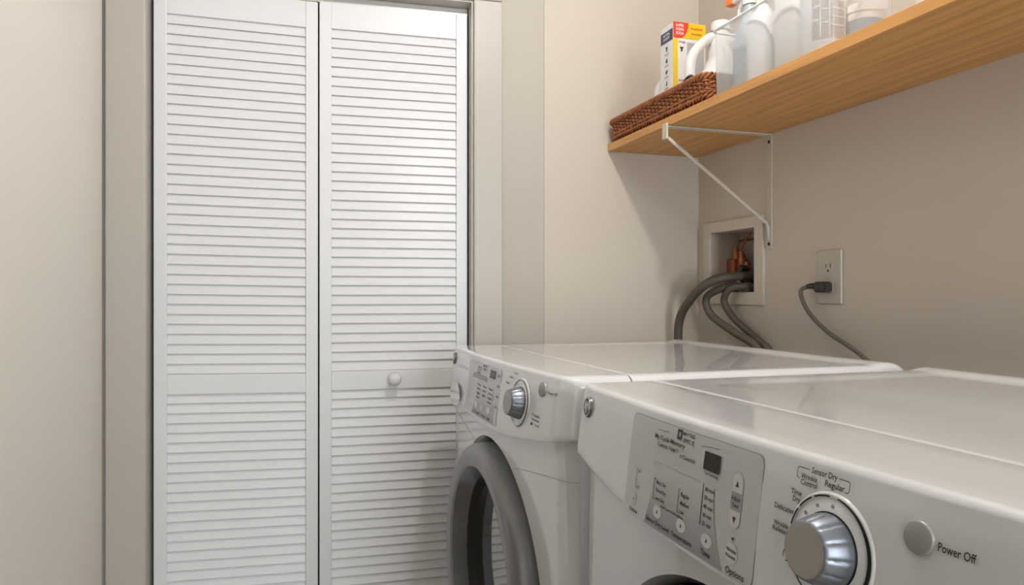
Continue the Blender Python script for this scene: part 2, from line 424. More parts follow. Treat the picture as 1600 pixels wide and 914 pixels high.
class Ink:
    def __init__(self): self.bm = bmesh.new()
    def poly(self, pts, faces, s0, v0, off=.0012):
        vs = [self.bm.verts.new(L(s0 + x, cdep(s0 + x, v0 - y) - off, v0 - y)) for x, y in pts]
        for f in faces:
            try: self.bm.faces.new([vs[i] for i in f])
            except ValueError: pass
    def text(self, s, s0, v0, w=None, size=.006, align='LEFT'):
        vs, fs = text_verts(s, size, align)
        if not vs: return
        if w:
            x0 = min(a for a, _ in vs); x1 = max(a for a, _ in vs); k = w / (x1 - x0)
            vs = [((a - (x0 if align == 'LEFT' else (x0 + x1) / 2)) * k, b_) for a, b_ in vs]
        self.poly(vs, fs, s0, v0)
    def line(self, pts, th=.0004):
        for (a0, b0), (a1, b1) in zip(pts, pts[1:]):
            n = max(1, int(math.hypot(a1 - a0, b1 - b0) / .01))
            dx, dy = a1 - a0, b1 - b0; l = math.hypot(dx, dy); nx, ny = -dy / l * th, dx / l * th
            for i in range(n):
                p, q = i / n, (i + 1) / n
                P = [(a0 + dx * p + nx, b0 + dy * p + ny), (a0 + dx * q + nx, b0 + dy * q + ny), (a0 + dx * q - nx, b0 + dy * q - ny), (a0 + dx * p - nx, b0 + dy * p - ny)]
                vs = [self.bm.verts.new(L(s, cdep(s, v) - .0012, v)) for s, v in P]; self.bm.faces.new(vs)
    def arc(self, s, v, r, a0, a1, th=.0006, n=24):
        self.line([(s + r * math.sin(math.radians(a0 + (a1 - a0) * i / n)), v - r * math.cos(math.radians(a0 + (a1 - a0) * i / n))) for i in range(n + 1)], th)
    def tri(self, s, v, r, up=True):
        k = 1 if up else -1
        self.poly([(-r * .75, -r * .7 * k), (r * .75, -r * .7 * k), (0, r * k)], [(0, 1, 2)], s, v)
    def blob(self, s, v, rx, ry=None, n=12):
        ry = ry or rx
        self.poly([(rx * math.cos(2 * PI * i / n), ry * math.sin(2 * PI * i / n)) for i in range(n)], [tuple(range(n))], s, v)
    def done(self, root, name='console_lettering', m_=None): return obj(name, self.bm, m_ or M['ink'], root)

def console_axis(root_s, root_v):
    """matrix putting lathe +z along the outward normal of the console at (s, v)"""
    e = .002
    p = Vector(L(root_s, cdep(root_s, root_v), root_v))
    ds = Vector(L(root_s + e, cdep(root_s + e, root_v), root_v)) - p
    dv = Vector(L(root_s, cdep(root_s, root_v + e), root_v + e)) - p
    ds.normalize(); n = dv.cross(ds).normalized()
    if n.x > 0: n = -n
    up = -(dv.normalized()); xx = up.cross(n).normalized(); up = n.cross(xx)
    return Matrix(((xx.x, up.x, n.x, p.x), (xx.y, up.y, n.y, p.y), (xx.z, up.z, n.z, p.z), (0, 0, 0, 1)))

def emblem(root, s, v):
    Mx = console_axis(s, v)
    e = obj('emblem', lathe(bmesh.new(), [(0, .0005), (.0105, .0005), (.0108, .003), (.0125, .0035), (.0132, .002), (.0135, 0)], 36, Mx), M['badge'], root, True, 40)
    bm = bmesh.new()
    lathe(bm, [(.0105, .0012), (.0108, .0036), (.0122, .0038), (.0128, .0018)], 36)
    # stylised wing strokes forming the mark
    for pts in ([(-.0085, -.006), (-.0085, .002), (-.005, .0085), (-.001, .0005), (-.0015, -.009), (-.004, -.006), (-.005, .0005)],
                [(.0005, -.0095), (.0012, .0015), (.0048, .0085), (.0088, .0015), (.0075, -.006), (.0060, .0005), (.0045, .0025), (.0028, -.002)],
                [(-.0015, .0035), (.0005, .0095), (.0022, .0045), (.0006, .001)]):
        prism(bm, pts, .001, .0034)
    bmesh.ops.transform(bm, matrix=Mx, verts=bm.verts)
    obj('emblem_mark', bm, M['emblem_metal'], e, False)

def dial(root, s, v, scale=1.0):
    Mx = console_axis(s, v)
    k = scale
    pl_ = obj('dial_plate', lathe(bmesh.new(), [(0, .0012), (.0345 * k, .0012), (.0350 * k, .0008), (.0358 * k, .0015), (.0382 * k, .0016), (.0390 * k, .0012), (.0398 * k, -.0006)], 64, Mx), M['enamel'], root, True, 50)
    bm = bmesh.new(); n = 40     # crescent groove: wide at the right, fading towards the top and bottom
    P = []
    for i in range(n + 1):
        a = math.radians(8 + 172 * i / n); wd = .0004 + .0017 * math.sin(PI * (i / n)) ** 1.2
        P.append((a, wd))
    A = [bm.verts.new(((.0370 * k - w_) * math.sin(a), (.0370 * k - w_) * math.cos(a), .0021)) for a, w_ in P]
    B = [bm.verts.new(((.0374 * k + w_ * .3) * math.sin(a), (.0374 * k + w_ * .3) * math.cos(a), .0021)) for a, w_ in P]
    for i in range(n): bm.faces.new((A[i], A[i + 1], B[i + 1], B[i]))
    for a0, a1 in ((-26, -3), (-52, -30), (-78, -56), (-150, -118)):
        for j in range(6):
            a = math.radians(a0 + (a1 - a0) * j / 6); b_ = math.radians(a0 + (a1 - a0) * (j + 1) / 6)
            q = [bm.verts.new((r_ * math.sin(t), r_ * math.cos(t), .0021)) for r_, t in ((.0362 * k, a), (.0362 * k, b_), (.0374 * k, b_), (.0374 * k, a))]
            bm.faces.new(q)
    bmesh.ops.transform(bm, matrix=Mx, verts=bm.verts)
    obj('dial_groove', bm, M['gasket'], pl_)
    bm = bmesh.new()
    for a in (-50, -25, 2):
        lathe(bm, [(0, .0017), (.0014, .0017), (.0014, .001)], 10, Matrix.Translation((.0305 * k * math.sin(math.radians(a)), .0305 * k * math.cos(math.radians(a)), 0)))
    bmesh.ops.transform(bm, matrix=Mx, verts=bm.verts)
    obj('indicator_lights', bm, M['inkgrey'], pl_)
    # knob with fluted skirt
    bm = bmesh.new(); seg = 120; rings = []
    prof = [(.0250, .0012, .0), (.0252, .003, .2), (.0246, .008, 1), (.0222, .015, 1), (.0206, .0195, .7), (.0196, .0212, .15), (.0184, .0220, 0)]
    for r_, z, fl in prof:
        ring = []
        for i in range(seg):
            a = 2 * PI * i / seg
            g = max(0.0, math.cos(a * 12)) ** 6 * fl * .0011
            ring.append(bm.verts.new(((r_ - g) * k * math.cos(a), (r_ - g) * k * math.sin(a), z)))
        rings.append(ring)
    for a, b_ in zip(rings, rings[1:]):
        for i in range(seg): bm.faces.new((a[i], a[(i + 1) % seg], b_[(i + 1) % seg], b_[i]))
    bmesh.ops.transform(bm, matrix=Mx, verts=bm.verts)
    kn = obj('dial_knob', bm, M['chrome'], root, True, 40)
    obj('knob_cap', lathe(bmesh.new(), [(0, .0216), (.012 * k, .0218), (.0172 * k, .0222), (.0185 * k, .0219)], 64, Mx), M['knobface'], kn, True)
    bm = bmesh.new(); lathe(bm, [(.0252 * k, .0015), (.0262 * k, .0016), (.0262 * k, .0010)], 64, Mx)
    obj('knob_gap', bm, M['gasket'], kn)

def power_button(root, s, v, r=.0105):
    Mx = console_axis(s, v)
    obj('power_button', lathe(bmesh.new(), [(r + .0004, -.001), (r, .0016), (r - .0004, .0026), (r - .0012, .0031), (0, .0033)], 40, Mx), M['button'], root, True, 50)

def machine(name, label, yc, kind):
    root = thing(name, label, 'washing machine' if kind == 'washer' else 'tumble dryer', (FX + MD / 2, yc, 0))
    S = ssamp()
    # --- console (front top piece)
    bm = bmesh.new(); rows = []
    for s in S:
        f = fdep(s); cb = cbot(s); R = .008
        e = min(s, MW - s); drop = 0.0
        RS = .010 if s < MW / 2 else .020
        if e < RS: drop = RS - math.sqrt(max(0, RS ** 2 - (RS - e) ** 2))
        prof = [(.1015, .006 + drop), (.1005, drop + .0004), (.096, drop)]
        for j in range(1, 5): prof.append((.096 + (f + R - .096) * j / 5, drop))
        for j in range(0, 7):
            a = PI / 2 * j / 6; prof.append((f + R - R * math.sin(a) - LEAN * 0, drop + R - R * math.cos(a)))
        v0 = drop + R
        for j in range(1, 13):
            v = v0 + (cb - .004 - v0) * j / 12
            prof.append((cdep(s, v), v))
        prof += [(cdep(s, cb) + .0015, cb - .001), (cdep(s, cb) + .006, cb + .0006), (f + .012, cb + .001), (f + .03, cb + .001)]
        rows.append([bm.verts.new(L(s, d, v)) for d, v in prof])
    for a, b_ in zip(rows, rows[1:]):
        for i in range(len(a) - 1): bm.faces.new((a[i], a[i + 1], b_[i + 1], b_[i]))
    for r_, s in ((rows[0], 0), (rows[-1], MW)):
        bm.faces.new(r_ + [bm.verts.new(L(s, .1015, cbot(s) + .001))])
    obj('console', bm, M['enamel'], root, True, 48)
    # --- lid
    bm = bmesh.new(); rows = []
    NT = 60
    def lidv(s, dep):
        e = min(s, MW - s); R = .010 if s < MW / 2 else .020; v = 0.0
        if e < R: v = R - math.sqrt(max(0, R * R - (R - e) ** 2))
        b_ = MD - dep; R = .020
        if b_ < R: v = max(v, R - math.sqrt(max(0, R * R - (R - b_) ** 2)))
        # shallow dished field
        def st(x, a, c): 
            t = min(max((x - a) / (c - a), 0), 1); return t * t * (3 - 2 * t)
        q = st(e, .036, .070) * st(b_, .035, .075) * st(dep, .104, .30)
        return v + .0028 * q - .004 * st(.06 - b_, 0, .03)
    deps = [.1035] + [.1035 + .004 * 1] + [.108 + (MD - .026 - .108) * i / NT for i in range(NT + 1)][0:] + [MD - .020 + .020 * math.sin(PI / 2 * i / 6) for i in range(7)]
    SS = [.020 - .020 * math.cos(PI / 2 * i / 6) for i in range(7)] + [.02 + (MW - .04) * i / 56 for i in range(1, 56)] + [MW - .02 + .020 * math.sin(PI / 2 * i / 6) for i in range(7)]
    for d in deps:
        rows.append([bm.verts.new(L(s, d, lidv(s, d) + (.0012 if d < .104 else 0))) for s in SS])
    for a, b_ in zip(rows, rows[1:]):
        for i in range(len(a) - 1): bm.faces.new((a[i], a[i + 1], b_[i + 1], b_[i]))
    # skirts
    edges = [rows[0], rows[-1], [r_[0] for r_ in rows], [r_[-1] for r_ in rows]]
    for ed in edges:
        low = [bm.verts.new((v.co.x, v.co.y, TOP - .034)) for v in ed]
        for i in range(len(ed) - 1): bm.faces.new((ed[i], ed[i + 1], low[i + 1], low[i]))
    bmesh.ops.remove_doubles(bm, verts=bm.verts, dist=1e-5)
    obj('top_panel', bm, M['enamel'], root, True, 50)
    # --- cabinet sides, back, bottom
    bm = bmesh.new(); zb = PEDH + .012
    o1 = [(.020, 0.0015), (MD - .012, .0015), (MD - .012, MW - .0015), (.020, MW - .0015)]
    a = [bm.verts.new((d - MD / 2, MW / 2 - s, zb)) for d, s in o1]
    b_ = [bm.verts.new((d - MD / 2, MW / 2 - s, TOP - .033)) for d, s in o1]
    bm.faces.new(a)
    for i in range(4):
        j = (i + 1) % 4
        if i != 3: bm.faces.new((a[i], a[j], b_[j], b_[i]))
    obj('cabinet', bm, M['enamel'], root)
    # --- front panel with round door recess
    DS, DV, DR = .334, .410, .2610
    vt, vb = .080, TOP - PEDH - .012
    bm = bmesh.new(); N = 160; K = 8
    angs = sorted([2 * PI * i / N for i in range(N)] + [math.atan2(DV - v_, s_ - DS) % (2 * PI) for s_ in (0, MW) for v_ in (vt, vb)])
    grid = []
    for a_ in angs:
        cx, cy = math.cos(a_), math.sin(a_)
        ts = []
        if cx > 1e-9: ts.append((MW - DS) / cx)
        if cx < -1e-9: ts.append((0 - DS) / cx)
        if cy > 1e-9: ts.append((DV - vt) / cy)
        if cy < -1e-9: ts.append((DV - vb) / cy)
        T = min(ts); col = []
        for r_, dp in ((DR - .012, .060), (DR - .010, .018), (DR - .004, .008), (DR - .001, .0015)):
            s_, v_ = DS + cx * r_, DV - cy * r_; col.append(bm.verts.new(L(s_, fdep(s_) + .004 + dp, v_)))
        for k in range(K + 1):
            q = k / K; q = q ** 1.0
            r_ = DR + (T - DR) * q; s_, v_ = DS + cx * r_, DV - cy * r_
            s_ = min(max(s_, 0), MW)
            col.append(bm.verts.new(L(s_, fdep(s_) + .004, v_)))
        grid.append(col)
    n = len(grid)
    for i in range(n):
        a, b_ = grid[i], grid[(i + 1) % n]
        for k in range(len(a) - 1): bm.faces.new((a[k], a[k + 1], b_[k + 1], b_[k]))
    fp = obj('front_panel', bm, M['enamel'], root, True, 40)
    # panel joint below the console, right and left of the door
    for sgn in ((0, 1) if kind == 'washer' else (1,)):
        bm = bmesh.new(); pts = []
        for i in range(26):
            s_ = .003 + i * .010; v_ = .150 + .020 * (i / 18) ** 1.3
            if math.hypot(s_ - DS, v_ - DV) < DR + .001: break
            s2 = s_ if sgn == 0 else MW - s_
            pts.append(Vector(L(s2, fdep(s2) + .0040, v_)))
        tube(bm, pts, .0006, 6)
        obj('panel_seam', bm, M['seam'], fp)
    # gap shadow strip under console
    # --- door
    dm = Matrix.Translation(L(DS, -BOW, DV)) @ Matrix.Rotation(-PI / 2, 4, 'Y')
    ring = obj('door_ring', lathe(bmesh.new(), [(.2400, -.040), (.2480, -.020), (.2485, -.004), (.2465, .010), (.2420, .019), (.2375, .0245), (.2315, .0268), (.2240, .0266), (.2120, .0250), (.2065, .0236), (.2035, .0205)], 160, dm), M['silver'], root, True, 60)
    obj('door_funnel', lathe(bmesh.new(), [(.2038, .0208), (.1990, .0140), (.1930, .0040), (.1880, -.0040), (.1860, -.0080)], 128, dm), M['funnel'], ring, True)
    obj('door_gasket', lathe(bmesh.new(), [(.1865, -.0070), (.1840, -.0120), (.1800, -.0210), (.1770, -.0270)], 96, dm), M['gasket'], ring, True)
    obj('door_glass', lathe(bmesh.new(), [(.1800, -.0245), (.1500, -.0228), (.10, -.0212), (.05, -.0202), (0, -.0200)], 96, dm), M['glass'], ring, True)
    obj('recess_liner', lathe(bmesh.new(), [(.2590, -.014), (.2560, -.040), (.2530, -.062), (.18, -.066)], 160, dm), M['gasket'], fp, True)
    # --- pedestal
    pd = obj('pedestal', bx(-MD / 2 + .008, MD / 2 - .01, -MW / 2 + .002, MW / 2 - .002, .018, PEDH + .012, bev=.006), M['enamel'], root)
    obj('drawer_front', bx(-MD / 2 - .006, -MD / 2 + .009, -MW / 2 + .01, MW / 2 - .01, .035, PEDH - .005, bev=.005), M['enamel'], pd)
    for sx in (-1, 1):
        for sy in (-1, 1):
            obj('foot', lathe(bmesh.new(), [(0, 0), (.02, 0), (.02, .012), (.008, .014), (.008, .02), (0, .02)], 20, Matrix.Translation((sx * (MD / 2 - .06), sy * (MW / 2 - .06), 0))), M['gasket'], root)
    # --- console furniture
    emblem(root, .036 if kind == 'dryer' else .036, .027 if kind == 'dryer' else .026)
    if kind == 'dryer':
        rows = [(v, a_ + 0.0, b2) for v, a_, b2 in roundrect_rows(.1745, .4035, .0115, .1160, .008)]
        # thin border then film
        surf_patch('control_film_border', root, [(v + (-.0005 if v < .06 else .0005), a_ - .0006, b2 + .0004) for v, a_, b2 in rows], M['inkgrey'], .0003)
        film = surf_patch('control_film', root, rows, M['film'], .0006)
        fr = []
        for i in range(13):
            t = i / 12; v = .052 + .0635 * t
            fr.append((v, .2385 - .014 * t ** 1.5, .3425 + .022 * t ** 2.0))
        surf_patch('printed_field', root, fr, M['fade'], .0008)
        surf_patch('display', root, roundrect_rows(.3228, .3478, .0232, .0392, .0008), M['display'], .0014)
        # pill with arrows
        surf_patch('time_pill', root, roundrect_rows(.3670, .3815, .0318, .0768, .0072), M['oval'], .0009)
        surf_patch('time_pill_centre', root, [(.0475 + .0012 * abs(0), .3676, .3809), (.0625, .3676, .3809)], M['pill'], .0011)
        for s_, v_ in ((.2497, .0985), (.2955, .0985), (.3385, .0985)):
            surf_patch('touch_button', root, disc_rows(s_, v_, .0082, .0062), M['oval'], .0011)
        surf_patch('touch_button', root, disc_rows(.3745, .0975, .0085, .0088), M['oval'], .0009)
        surf_patch('touch_button', root, disc_rows(.1970, .0990, .0050, .0060), M['film'], .0009)
        ik = Ink()
        # brand badge
        ik.poly([(-.0042, -.0048), (.0042, -.0048), (.0042, .0048), (-.0042, .0048), (-.0018, -.0022), (.0018, -.0022), (.0018, .0024), (-.0018, .0024)],
                [(0, 1, 5, 4), (1, 2, 6, 5), (2, 3, 7, 6), (3, 0, 4, 7)], .2765, .0172)
        ik.text('MAYTAG', .2825, .0152, .0205, .0048); ik.text('EPIC Z', .2845, .0212, .0185, .0052)
        ik.line([(.2335, .0195), (.2500, .0192), (.2560, .0182)], .00022)
        ik.line([(.3160, .0205), (.3300, .0188), (.3450, .0180)], .00022)
        ik.text('My Cycle Memory', .2292, .0268, .0585, .0066); ik.text('Custom Heat 1', .2363, .0335, .0400, .0062)
        ik.text('0 Controls', .2815, .0368, .0265, .0052)
        ik.text('Time Remaining', .3248, .0421, .0215, .0040)
        ik.line([(.3262, .0515), (.3262, .0880)], .0005)
        for i, t in enumerate(('60 min', '50 min', '40 min', '30 min', '20 min')): ik.text(t, .3292, .0556 + i * .0075, .0140, .0052)
        ik.line([(.2890, .0665), (.2868, .0665), (.2868, .0880), (.2890, .0880)], .00035)
        for i, t in enumerate(('Regular', 'Medium', 'Low')): ik.text(t, .2908, .0706 + i * .0078, (.0150, .0155, .0080)[i], .0056)
        ik.line([(.2408, .0675), (.2388, .0675), (.2388, .0880), (.2408, .0880)], .00035)
        for i, t in enumerate(('More Dry', 'Normal Dry', 'Less Dry')): ik.text(t, .2432, .0706 + i * .0076, (.0185, .0205, .0185)[i], .0054)
        ik.line([(.2000, .0675), (.1980, .0675), (.1980, .0868), (.2000, .0868)], .00035)
        ik.text('On', .2012, .0690, .0045, .0045); ik.text('Off', .2012, .0858, .0050, .0045)
        ik.text('Hold 3 sec to lock controls', .2560, .0912, .0420, .0042)
        ik.text('Sensor Dry Level', .2275, .1098, .0480, .0068); ik.text('Temperature', .2800, .1098, .0360, .0068); ik.text('Time', .3310, .1098, .0150, .0068)
        ik.text('Chime', .1890, .1112, .0190, .0056); ik.text('Options', .3690, .1118, .0250, .0078)
        ik.tri(.3742, .0408, .0030); ik.tri(.3742, .0697, .0030, False)
        ik.text('Adjust', .3742, .0527, .0125, .0050, 'CENTER'); ik.text('Time', .3742, .0582, .0085, .0050, 'CENTER')
        for s_ in (.2497, .2955, .3385): ik.tri(s_, .0985, .0022)
        ik.tri(.1970, .0990, .0016)
        ik.blob(.3752, .0852, .0014); ik.text('Wrinkle', .3745, .0950, .0135, .0046, 'CENTER'); ik.text('Prevent', .3745, .1000, .0130, .0046, 'CENTER')
        ik.done(film, 'panel_lettering'); ik = Ink()
        ik.line([(.4535, .0105), (.4427, .0105), (.4415, .0117), (.4415, .0172), (.4427, .0184), (.4440, .0184)], .0003)
        ik.line([(.4815, .0105), (.4903, .0105), (.4915, .0117), (.4915, .0172), (.4903, .0184), (.4880, .0184)], .0003)
        ik.text('Sensor Dry', .4555, .0105, .0245, .0062)
        ik.text('Wrinkle', .4455, .0163, .0165, .0056); ik.text('Control', .4460, .0207, .0165, .0056); ik.text('Regular', .4695, .0164, .0180, .0062)
        ik.text('Time', .4375, .0296, .0110, .0056); ik.text('Dry', .4400, .0345, .0080, .0056)
        ik.text('Delicates', .4215, .0443, .0210, .0058)
        ik.text('Wrinkle', .4220, .0568, .0165, .0052); ik.text('Release', .4220, .0612, .0165, .0052)
        ik.arc(.4400, .0765, .0042, -120, 60, .0004, 10); ik.arc(.4400, .0765, .0042, 90, 200, .0004, 8)
        ik.done(root, 'dial_lettering'); ik = Ink()
        ik.text('Power Off', .5605, .0318, .0235, .0074)
        ik.done(root, 'power_lettering')
        dial(root, .4785, .0608, 1.01)
        power_button(root, .5478, .0305, .0105)
    else:
        rows = [(v, a_ + .012 * (.0988 - v) / .08 * 0, b2) for v, a_, b2 in roundrect_rows(.205, .4300, .0135, .1120, .008)]
        film = surf_patch('control_film', root, rows, M['film'], .0006)
        surf_patch('control_film_border', root, [(v, a_ - .0006, b2 + .0004) for v, a_, b2 in rows], M['inkgrey'], .0003)
        surf_patch('printed_field', root, [(.050, .2950, .3950), (.075, .2880, .4000), (.095, .2780, .4080), (.1110, .2650, .4180)], M['fade'], .0008)
        surf_patch('legend_block', root, [(.0345, .2480, .3500), (.0435, .2480, .3500)], M['pill'], .0009)
        surf_patch('display', root, roundrect_rows(.3670, .3990, .0190, .0330, .0008), M['display'], .0014)
        for s_, v_ in ((.2950, .0915), (.3380, .0915), (.3790, .0915)):
            surf_patch('touch_button', root, disc_rows(s_, v_, .0095, .0062), M['oval'], .0011)
        surf_patch('detergent_handle', root, disc_rows(.102, .0960, .060, .0240, 16), M['enamel'], .004)
        ik = Ink()
        ik.text('MAYTAG', .3150, .0165, .0280, .0050); ik.text('EPIC Z', .3200, .0225, .0240, .0050)
        for i in range(3):
            for j, t in enumerate(('Heavy', 'Normal', 'Light', 'Extra')[:4 - (i % 2)]): ik.text(t, .2920 + i * .039, .0530 + j * .0080, .0230, .0052)
        for j, t in enumerate(('Wash', 'Rinse', 'Spin')): ik.text(t, .2780, .0215 + j * .0050, .0260, .0042)
        for j, t in enumerate(('Door', 'Lock', 'Add', 'Soak')): ik.text(t, .4130, .0250 + j * .0180, .0130, .0060)
        ik.line([(.2480, .0400), (.2380, .1000)], .0004); ik.line([(.2340, .0400), (.2230, .1000)], .0004)
        ik.text('Soil Level  Temp  Spin', .2750, .1050, .1200, .0060)
        ik.done(film, 'panel_lettering'); ik = Ink()
        ik.text('Normal', .4920, .0120, .0160, .0048); ik.text('Heavy', .4740, .0200, .0160, .0048); ik.text('Whites', .4600, .0310, .0150, .0048)
        ik.done(root, 'dial_lettering'); ik = Ink()
        ik.text('Power Off', .6330, .0270, .0290, .0060)
        ik.done(root, 'power_lettering'); ik = Ink()
        ik.text('Clean', .5860, .0660, .0270, .0056); ik.text('Washer', .5860, .0725, .0290, .0056); ik.blob(.5880, .0795, .0030, .0024); ik.text('Cycle', .6000, .0795, .0150, .0050)
        ik.done(root, 'cleaning_lettering')
        dial(root, .5310, .0560, 1.0)
        power_button(root, .6130, .0245, .0115)
    return root
machine('dryer', 'white front loading dryer nearest the camera, with the large readable dial', .891 - MW / 2, 'dryer')
machine('washer', 'white front loading washer in the corner, next to the louvered door', 1.631 - MW / 2, 'washer')

# ------------------------------------------------------------------ shelf and bracket
SZ0, SZ1 = 1.711, 1.7305
SX = .836
shelf = obj('wall_shelf', bx(SX, RX - .001, -.35, BY - .001, SZ0, SZ1, bev=.0012), M['wood'])
tag(shelf, 'long pine board shelf on the wall above the machines', 'shelf')
def bracket(y):
    r_ = thing('shelf_bracket', 'cream painted metal shelf bracket under the board, between valve box and outlet' , 'shelf bracket', (RX, y, 1.438))
    z0, z1 = 0.0, SZ0 - 1.438
    bm = bmesh.new()
    box(bm, -.0035, 0, -.0095, .0095, z0, z1 - .002, bev=.0008)
    obj('wall_plate', bm, M['bracket'], r_)
    bm = bmesh.new()
    Lh = RX - SX
    box(bm, -Lh - .003, -.002, -.0095, .0095, z1 - .0035, z1 - .0003, bev=.0008)
    box(bm, -Lh - .006, -Lh - .0005, -.0095, .0095, z1 - .030, z1 + .006, bev=.001)
    obj('shelf_arm', bm, M['bracket'], r_)
    bm = bmesh.new()
    tube(bm, [(-Lh + .004, 0, z1 - .026), (-.010, 0, .062), (-.0045, 0, .050), (-.004, 0, .02)], .0042, 10, flat=.8)
    obj('diagonal_brace', bm, M['bracket'], r_, True)
    for z in (z1 - .018, .012):
        obj('screw', lathe(bmesh.new(), [(0, .0052), (.0035, .005), (.0045, .0033), (.0045, .003)], 16, Matrix.Translation((0, 0, z)) @ Matrix.Rotation(-PI / 2, 4, 'Y')), M['screw'], r_)
    return r_
bracket(1.4505)

# ------------------------------------------------------------------ washer outlet box
ob = thing('valve_box', 'recessed white laundry valve box in the wall with hoses coming out', 'valve box', (RX, 1.600, 1.325))
bm = bmesh.new()
z0, z1 = -.020, .197
y0, y1 = -.130, .124
oy0, oy1, oz0, oz1 = BXY0 - 1.600 + .006, BXY1 - 1.600 - .006, .010, .170
for a in ((-.007, .0, y0, oy0, z0, z1), (-.007, .0, oy1, y1, z0, z1), (-.007, .0, oy0, oy1, z0, oz0), (-.007, .0, oy0, oy1, oz1, z1)):
    box(bm, *a)
obj('frame', bm, M['boxw'], ob)
bm = bmesh.new(); q = .090
for a in ((.0002, q, oy0 - .004, oy0 + .0012, oz0, oz1), (.0002, q, oy1 - .0012, oy1 + .004, oz0, oz1), (.0002, q, oy0, oy1, oz0 - .004, oz0 + .0012), (.0002, q, oy0, oy1, oz1 - .0012, oz1 + .004), (q, q + .003, oy0, oy1, oz0, oz1)):
    box(bm, *a)
obj('housing', bm, M['boxin'], ob)
bm = bmesh.new()
box(bm, .045, q, .060, .0935, .012, .100, bev=.003)     # supply block
for y, h in ((.070, .135), (.045, .120), (.022, .092)):
    tube(bm, [(.060, y, .010), (.060, y, h - .02), (.058, y, h)], [.011, .011, .005], 14)
tube(bm, [(.060, .062, .11), (.065, .035, .150), (.070, .02, .168)], .0028, 8)
tube(bm, [(.082, oy1 - .012, .150), (.082, .022, .152), (.082, .010, .150), (.080, .004, .14), (.070, -.010, .070)], .0032, 8)
obj('copper_pipes', bm, M['copper'], ob, True, 40)
bm = bmesh.new()
lathe(bm, [(0, 0), (.012, 0), (.012, .02), (.010, .022), (.010, .034), (.013, .036), (.013, .05), (0, .05)], 12, Matrix.Translation((.045, -.030, .028)) @ Matrix.Rotation(-PI / 2, 4, 'Y'))
lathe(bm, [(0, 0), (.012, 0), (.012, .02), (.010, .022), (.010, .034), (.013, .036), (.013, .05), (0, .05)], 12, Matrix.Translation((.045, -.060, .022)) @ Matrix.Rotation(-PI / 2, 4, 'Y'))
obj('hose_coupling', bm, M['brass'], ob, True, 40)
bm = bmesh.new()
box(bm, -.012, .012, -.010, .010, -.020, .020, bev=.004, mtx=Matrix.Translation((.020, -.012, .060)) @ Matrix.Rotation(.5, 4, 'X'))
box(bm, .02, q, oy0 + .002, -.038, .011, .040, bev=.006)
obj('valve_handle', bm, M['plug'], ob)

# ------------------------------------------------------------------ hoses and cord
def hose(name, label, pts, r, m_, cat, group=None):
    bm = bmesh.new(); path = spline(pts, 12); tube(bm, path, r, 14)
    o = obj(name, bm, m_, None, True, 60); return tag(o, label, cat, group)
hose('drain_hose', 'thick grey drain hose curving down left of the valve box', [(1.165, 1.562, 1.376), (1.120, 1.562, 1.376), (1.070, 1.566, 1.373), (1.032, 1.588, 1.358), (1.020, 1.640, 1.322), (1.018, 1.695, 1.268), (1.020, 1.708, 1.200), (1.03, 1.708, 1.10)], .0115, M['hose'], 'hose')
hose('supply_hose', 'grey water hose looping lowest out of the valve box, in front', [(1.150, 1.572, 1.350), (1.108, 1.572, 1.352), (1.074, 1.584, 1.346), (1.052, 1.622, 1.322), (1.054, 1.605, 1.278), (1.062, 1.520, 1.238), (1.066, 1.440, 1.208), (1.068, 1.40, 1.15)], .0098, M['hose'], 'hose')
hose('supply_hose', 'grey water hose on the right, short loop nearest the steel coupling', [(1.150, 1.540, 1.347), (1.100, 1.546, 1.350), (1.078, 1.562, 1.342), (1.076, 1.580, 1.312), (1.088, 1.555, 1.270), (1.096, 1.480, 1.225), (1.098, 1.43, 1.195), (1.098, 1.41, 1.14)], .0088, M['hose'], 'hose')
ot = thing('wall_outlet', 'beige wall outlet with a dark plug in its lower socket', 'outlet', (RX, 1.252, 1.367))
obj('cover_plate', bx(-.0055, 0, -.0355, .0355, -.057, .057, bev=.0022), M['plate'], ot)
for zz in (.0205, -.0205):
    bm = bmesh.new(); pts = []
    for i in range(32):
        a = 2 * PI * i / 32; pts.append((max(-.0135, min(.0135, .0165 * math.cos(a))), .0150 * math.sin(a)))
    prism(bm, pts, .005, .0072, Matrix.Translation((0, 0, zz)) @ Matrix(((0, 0, -1, 0), (1, 0, 0, 0), (0, 1, 0, 0), (0, 0, 0, 1))))
    s_ = obj('socket', bm, M['plate'], ot)
    bm = bmesh.new()
    box(bm, -.0076, -.0070, -.0075, -.0055, zz - .001, zz + .0075); box(bm, -.0076, -.0070, .0050, .0068, zz - .0005, zz + .007)
    lathe(bm, [(0, .0076), (.0026, .0076), (.0026, .0068)], 12, Matrix.Translation((0, 0, zz - .0075)) @ Matrix.Rotation(-PI / 2, 4, 'Y'))
    obj('socket_slots', bm, M['plug'], s_)
obj('plate_screw', lathe(bmesh.new(), [(0, .0068), (.003, .0066), (.0035, .005)], 14, Matrix.Rotation(-PI / 2, 4, 'Y')), M['plate'], ot)
cd = thing('power_cord', 'grey power cord plugged into the beige outlet, drooping behind the machines', 'power cord', (RX, 1.252, 1.345))
bm = bmesh.new()
prism(bm, [(-.030, -.014), (-.010, -.016), (-.008, .016), (-.014, .022), (-.030, .018)], -.011, .012)
bmesh.ops.bevel(bm, geom=list(bm.edges), offset=.003, segments=2, affect='EDGES')
tube(bm, [(-.020, .010, .002), (-.024, .028, .003), (-.026, .040, .002)], [.0075, .0065, .0055], 12)
obj('plug', bm, M['plug'], cd, True, 40)
